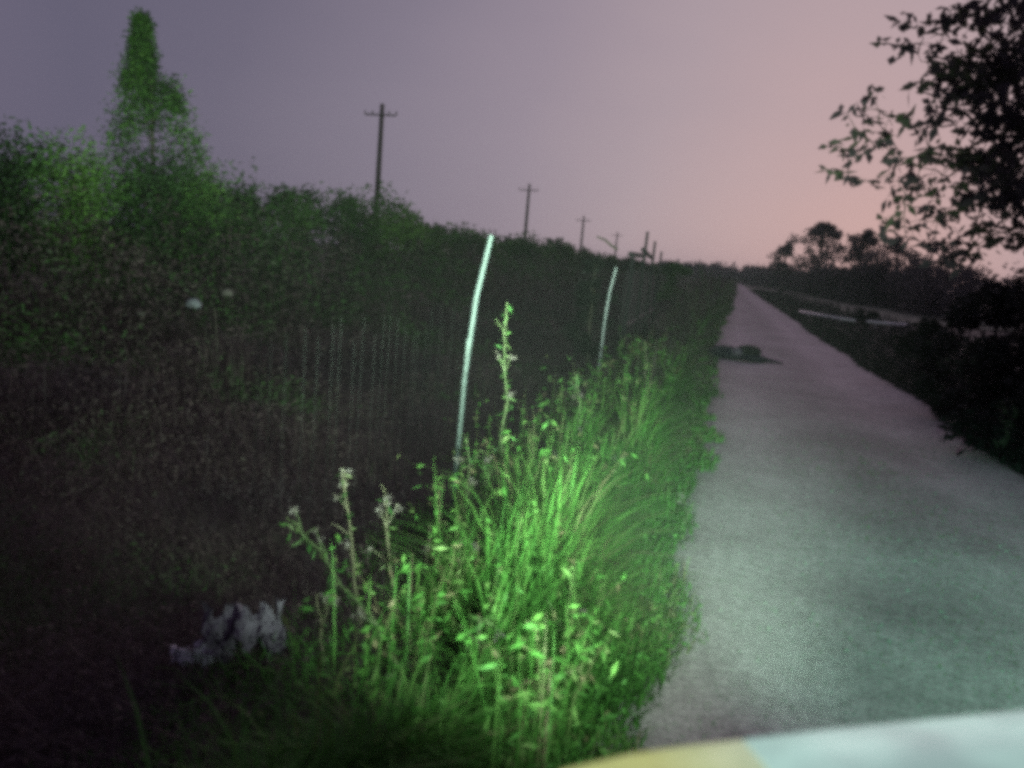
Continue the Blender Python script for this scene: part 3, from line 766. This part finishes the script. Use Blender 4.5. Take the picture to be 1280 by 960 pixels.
# ------------------------------------------------------------------ single tall weeds standing out of the verge
def weed(base_px, top_px, label, leafn=40, head=2, leaf=.05, r=.0045, heads_pale=True, dry=False, lo=.25):
    b = gp(*base_px); b.z = float(hgt(b.x, b.y)) - .02
    t = at(top_px[0], top_px[1], b.y + .04)
    root = empty('tall_weed', b); tag(root, label, 'weed', 'tall weeds along the wire fence')
    pts = branch_path((0, 0, 0), t - b, 0, 8, .02)
    mb = MB(); mb.tube(pts, [r * (1.15 - .75 * i / 7) for i in range(8)], 5)
    tips = []
    for _ in range(head + 1):
        i = random.randint(3, 6); q = pts[i]; e_ = q + Vector((random.uniform(-.09, .09), random.uniform(-.06, .06), random.uniform(.03, .12)))
        mb.tube(branch_path(q, e_, .05, 4), [r * .5, r * .45, r * .4, r * .3], 4); tips.append(e_)
    st = mb.build('stem', M_STEM, root)
    a = st.data.attributes.new('tint', 'FLOAT', 'FACE'); v_ = .9 if dry else random.uniform(0, .5)
    a.data.foreach_set('value', np.full(len(st.data.polygons), v_, np.float32))
    if leafn:
        T = lo + (1 - lo) * R.random(leafn); P_ = np.array([pts[min(6, int(q * 7))].lerp(pts[min(7, int(q * 7) + 1)], q * 7 - int(q * 7)) for q in T])
        P_ += R.normal(0, .014, P_.shape)
        V_, F_, tt = leaves(P_, R.uniform(.5, 1.4, leafn) * leaf, R.uniform(.18, .36, leafn) * leaf, R.random(leafn), droop=.5)
        link_mesh('leaves', np_mesh('leaves', V_, F_, tt), M_WEED, root)
    for e_ in tips[:head]:
        m_ = 16; P_ = np.array(e_)[None] + R.normal(0, .007, (m_, 3))
        V_, F_, tt = leaves(P_, R.uniform(.012, .028, m_), R.uniform(.006, .012, m_), R.random(m_), droop=.5)
        link_mesh('seed_head', np_mesh('seed_head', V_, F_, tt), M_HEAD, root)
    return root
weed((628, 668), (634, 378), 'tallest slender weed just right of the nearest steel post', 60, 3, .05, .006)
weed((588, 705), (583, 545), 'short leafy weed touching the foot of the nearest steel post', 40, 2, .05)
weed((527, 775), (537, 655), 'bare pale stem standing alone left of the nearest steel post', 5, 1, .03, .004, dry=True)
weed((480, 800), (365, 650), 'leafy weed leaning far to the left, leftmost of the lit weeds', 60, 3, .045, .005)
weed((452, 790), (428, 585), 'dry weed with pale tips left of the steel post behind the leaning weed', 26, 4, .04, .004, dry=True)
weed((497, 800), (480, 610), 'forked brown weed between the leaning weed and the bare pale stem', 18, 4, .04, .0045, dry=True)
weed((406, 850), (396, 742), 'low weed with one pale flower head at the left edge of the lit grass', 10, 2, .03, .004, dry=True)
weed((520, 890), (462, 765), 'arched weed with a long bright leaf in the foreground', 34, 1, .07, .005)
weed((728, 612), (720, 465), 'bright clumped weed with a pale drooping top near the second steel post', 90, 5, .05, .006)
weed((776, 640), (772, 568), 'small weed with a white head among the brightest grass', 16, 3, .03, .004)
weed((812, 540), (806, 425), 'thin brown stalk at the roadside right of the second steel post', 18, 2, .05, .006, dry=True)
weed((612, 702), (604, 575), 'short green weed between the nearest post and the tallest weed', 30, 2, .05)
weed((566, 800), (577, 675), 'pair of pale stems in front of the nearest steel post', 8, 2, .04, .0045, dry=True)
weed((700, 665), (664, 560), 'drooping weed with pale tips right of the tallest weed', 30, 4, .04, .0045)
weed((690, 860), (700, 770), 'low curled weed in the middle of the foreground grass', 26, 1, .05, .0045)
weed((850, 660), (868, 628), 'short weed leaning over the road edge beside the lit grass', 16, 2, .03, .004)
weed((590, 900), (600, 770), 'broad leafy weed low in the foreground grass', 46, 1, .06, .005)

# ------------------------------------------------------------------ the car whose lit headlamp shows at the lower right
CAR_YAW = rad(20)
car = empty('car', (.60, 1.18, 0), CAR_YAW)
tag(car, 'white car with its headlamp lit, only a front corner showing at lower right', 'car')
M_PAINT = plain('white_paint', (.72, .73, .72), .3, nscale=2, var=.04, bump=0, spec=.5)
M_TRIM = plain('black_trim', (.02, .02, .02), .6, nscale=20, var=.3)
M_TYRE = plain('tyre_rubber', (.02, .02, .02), .85, nscale=20, var=.3)
M_GLASS = plain('dark_glass', (.02, .025, .025), .08, nscale=2, var=.1, bump=0, spec=.6)
M_RIM = plain('wheel_rim', (.45, .45, .46), .35, .8, nscale=10, var=.1)
def lens_mat(name, col, emit, st):
    m, t, b = new_mat(name)
    tc = t.nodes.new('ShaderNodeTexCoord'); n_ = t.nodes.new('ShaderNodeTexNoise'); n_.inputs['Scale'].default_value = 9
    t.links.new(tc.outputs['Object'], n_.inputs['Vector'])
    mp = t.nodes.new('ShaderNodeMapRange'); mp.inputs[1].default_value = .3; mp.inputs[2].default_value = .7; mp.inputs[3].default_value = st * .72; mp.inputs[4].default_value = st * 1.25
    t.links.new(n_.outputs['Fac'], mp.inputs[0]); t.links.new(mp.outputs[0], b.inputs['Emission Strength'])
    b.inputs['Base Color'].default_value = (*col, 1); b.inputs['Emission Color'].default_value = (*emit, 1); b.inputs['Roughness'].default_value = .5
    return m
M_LENS = lens_mat('lit_headlamp_lens', (.5, .55, .55), (.62, 1.0, .86), .46)
M_AMBER = lens_mat('lit_indicator_lens', (.45, .34, .08), (.84, 1.0, .38), .34)
LAMP_W = 14500.0
BEAM = [(-.8, .012), (-.5, .036), (-.33, .070), (-.18, .112), (-.07, .22), (.03, .45), (.10, .8), (.2, 1.0), (.34, .8), (.5, .3), (.7, .03)]
DIP = [(-.9, .004), (-.6, .008), (-.45, .018), (-.33, .030), (-.22, .062), (-.14, .070), (-.08, .02), (-.03, 0)]
_t = M_AMBER.node_tree                         # headlamp glow painted into the indicator lens emission colour, towards the headlamp
_tc = _t.nodes.new('ShaderNodeTexCoord'); _sx = _t.nodes.new('ShaderNodeSeparateXYZ'); _ab = _t.nodes.new('ShaderNodeMath'); _ab.operation = 'ABSOLUTE'
_mr = _t.nodes.new('ShaderNodeMapRange'); _mr.inputs[1].default_value = .68; _mr.inputs[2].default_value = .555; _mr.inputs[3].default_value = 0; _mr.inputs[4].default_value = .75
_mx = _t.nodes.new('ShaderNodeMix'); _mx.data_type = 'RGBA'; _mx.inputs[6].default_value = (.84, 1.0, .38, 1); _mx.inputs[7].default_value = (.74, 1.12, .90, 1)
_t.links.new(_tc.outputs['Object'], _sx.inputs[0]); _t.links.new(_sx.outputs['X'], _ab.inputs[0]); _t.links.new(_ab.outputs[0], _mr.inputs[0])
_t.links.new(_mr.outputs[0], _mx.inputs[0]); _t.links.new(_mx.outputs[2], _t.nodes['Principled BSDF'].inputs['Emission Color'])
def loft(mb, secs, cap=True):
    k_ = len(secs[0]); V_ = [v for s in secs for v in s]; F_ = []
    for i in range(len(secs) - 1):
        for j in range(k_): F_.append((i * k_ + j, i * k_ + (j + 1) % k_, (i + 1) * k_ + (j + 1) % k_, (i + 1) * k_ + j))
    if cap: F_.append(tuple(range(k_))[::-1]); F_.append(tuple(range((len(secs) - 1) * k_, len(secs) * k_)))
    mb.addvf(V_, F_)
def sec(y_, hw, z0, z1, p=5.0, k_=28):
    o_ = []
    for j in range(k_):
        a_ = 2 * math.pi * j / k_; ca, sa = math.cos(a_), math.sin(a_)
        o_.append((hw * math.copysign(abs(ca) ** (2 / p), ca), y_, (z0 + z1) / 2 + (z1 - z0) / 2 * math.copysign(abs(sa) ** (2 / p), sa)))
    return o_
mb = MB(); loft(mb, [sec(a_, b_, .34, c_) for a_, b_, c_ in ((-4.4, .72, .95), (-4.25, .79, 1.05), (-3.2, .80, 1.08), (-1.75, .80, 1.10), (-1.0, .795, 1.085), (-.35, .79, 1.06), (-.16, .77, 1.02))]); mb.build('body', M_PAINT, car, True)
mb = MB(); loft(mb, [[(x_, y_, z_ + dz) for dz in (0, .03) for (x_) in ((-.66, -.3, 0, .3, .66) if dz == 0 else (.66, .3, 0, -.3, -.66))] for y_, z_ in ((-1.7, 1.10), (-1.2, 1.095), (-.7, 1.085), (-.3, 1.065))]); mb.build('bonnet', M_PAINT, car)
mb = MB(); loft(mb, [sec(a_, b_, 1.06, c_, 4) for a_, b_, c_ in ((-4.1, .60, 1.55), (-3.9, .64, 1.72), (-3.0, .67, 1.78), (-2.35, .66, 1.74))]); mb.build('cabin', M_PAINT, car, True)
mb = MB(); mb.addvf([(-.70, -1.72, 1.10), (.70, -1.72, 1.10), (.58, -2.36, 1.70), (-.58, -2.36, 1.70), (-.70, -1.78, 1.08), (.70, -1.78, 1.08), (.58, -2.42, 1.68), (-.58, -2.42, 1.68)],
     [(0, 1, 2, 3), (7, 6, 5, 4), (0, 4, 5, 1), (1, 5, 6, 2), (2, 6, 7, 3), (3, 7, 4, 0)]); mb.build('windscreen', M_GLASS, car)
for sx in (-1, 1):
    for (ya, yb) in ((-2.95, -2.2), (-3.75, -3.05)):
        mb = MB(); mb.addvf([(sx * q, y_, z_) for q in (.69, .655) for (y_, z_) in ((ya, 1.14), (yb + .25 if yb > -2.5 else yb, 1.14), (yb, 1.58), (ya, 1.60))],
                            [(0, 1, 2, 3), (7, 6, 5, 4), (0, 4, 5, 1), (1, 5, 6, 2), (2, 6, 7, 3), (3, 7, 4, 0)]); mb.build('side_window', M_GLASS, car)
mb = MB(); loft(mb, [sec(a_, b_, .36, .66, 4) for a_, b_ in ((-.25, .81), (-.06, .79), (.03, .70), (.06, .55))]); mb.build('bumper', M_TRIM, car, True)
mb = MB()
for zz in (.74, .80, .86, .92): mb.box((0, -.08, zz), (.40, .06, .028))
mb.box((0, -.12, .83), (.42, .05, .26)); mb.build('grille', M_TRIM, car)
for sx in (-1, 1):
    for wy in (-.85, -3.5):
        wh = empty('wheel', (sx * .74, wy, .34)); wh.parent = car
        mb = MB(); loft(mb, [[(q, r_ * math.cos(a_), r_ * math.sin(a_)) for a_ in [2 * math.pi * j / 28 for j in range(28)]] for q, r_ in ((-.10, .22), (-.10, .32), (-.06, .34), (.06, .34), (.10, .32), (.10, .22))]); mb.build('tyre', M_TYRE, wh, True)
        mb = MB(); loft(mb, [[(q, r_ * math.cos(a_), r_ * math.sin(a_)) for a_ in [2 * math.pi * j / 24 for j in range(24)]] for q, r_ in ((-.085, .21), (-.05, .215), (.05, .215), (.085, .21))]); mb.build('rim', M_RIM, wh, True)
def lens_loft(xs_, dz):
    """a lens strip following the front corner: stations across x, (x, y_front, z_top)"""
    secs = []
    for (x_, yf_, zt) in xs_:
        s_ = []
        for (dy, zz) in ((-.20, zt + .005), (-.10, zt), (-.04, zt - .012), (-.01, zt - .05), (0, zt - .11), (-.02, zt - dz), (-.20, zt - dz)): s_.append((x_, yf_ + dy, zz))
        secs.append(s_)
    return secs
for sx in (-1, 1):
    hl = MB(); loft(hl, lens_loft([(sx * q, yf_, zt) for q, yf_, zt in ((.553, .010, 1.031), (.45, .010, 1.048), (.36, .010, 1.061), (.25, .010, 1.077), (.16, .010, 1.090))], .22))
    h_o = hl.build('headlamp', M_LENS, car, True)
    il = MB(); loft(il, lens_loft([(sx * q, yf_, zt) for q, yf_, zt in ((.81, -.05, .965), (.79, .0, .986), (.70, .010, 1.005), (.62, .010, 1.020), (.557, .010, 1.030))], .18))
    il.build('indicator', M_AMBER, car, True)
    ld = bpy.data.lights.new('headlamp_beam', 'SPOT'); ld.energy = LAMP_W * (.95 if sx < 0 else 1.0)
    ld.spot_size = rad(86 if sx < 0 else 104); ld.spot_blend = 1.0; ld.color = (.68, 1.0, .74) if sx < 0 else (.34, 1.0, .64); ld.shadow_soft_size = .09
    ld.use_nodes = True                       # beam pattern: bright near the horizontal, little light down at the road
    t = ld.node_tree; em = t.nodes['Emission']
    ge = t.nodes.new('ShaderNodeNewGeometry'); sp = t.nodes.new('ShaderNodeSeparateXYZ')
    ma = t.nodes.new('ShaderNodeMath'); ma.operation = 'MULTIPLY_ADD'; ma.inputs[1].default_value = .5; ma.inputs[2].default_value = .5
    rp = t.nodes.new('ShaderNodeValToRGB'); rp.color_ramp.interpolation = 'LINEAR'
    t.links.new(ge.outputs['Incoming'], sp.inputs[0]); t.links.new(sp.outputs['Z'], ma.inputs[0]); t.links.new(ma.outputs[0], rp.inputs[0])
    st_ = BEAM if sx < 0 else DIP; e = rp.color_ramp.elements
    e[0].position = (st_[0][0] + 1) / 2; e[0].color = (*[st_[0][1]] * 3, 1); e[1].position = (st_[-1][0] + 1) / 2; e[1].color = (*[st_[-1][1]] * 3, 1)
    for z_, v_ in st_[1:-1]:
        q = e.new((z_ + 1) / 2); q.color = (v_, v_, v_, 1)
    t.links.new(rp.outputs[0], em.inputs['Strength'])
    lo_ = bpy.data.objects.new('headlamp_beam', ld); COL.objects.link(lo_); lo_.parent = car
    lo_.location = (sx * .38, .10, .96); lo_.rotation_euler = (rad(90), 0, rad(4 if sx < 0 else -30))
for sx in (-1, 1):
    mb = MB(); mb.box((sx * .93, -1.95, 1.18), (.20, .09, .14), taper=.9); mb.box((sx * .82, -1.95, 1.12), (.10, .04, .03)); mb.build('mirror', M_TRIM, car)

# ------------------------------------------------------------------ thin evening haze over the whole place
mb = MB(); mb.box((0, 430, 5.0), (1010, 965, 13.0))
hz_m = bpy.data.materials.new('haze'); hz_m.use_nodes = True
ht = hz_m.node_tree; ht.nodes.remove(ht.nodes['Principled BSDF'])
pv = ht.nodes.new('ShaderNodeVolumePrincipled'); pv.inputs['Color'].default_value = (.9, .88, .9, 1); pv.inputs['Density'].default_value = HAZE
ht.links.new(pv.outputs[0], ht.nodes['Material Output'].inputs['Volume'])
hz_o = mb.build('haze', hz_m); tag(hz_o, 'thin evening haze', kind='stuff')
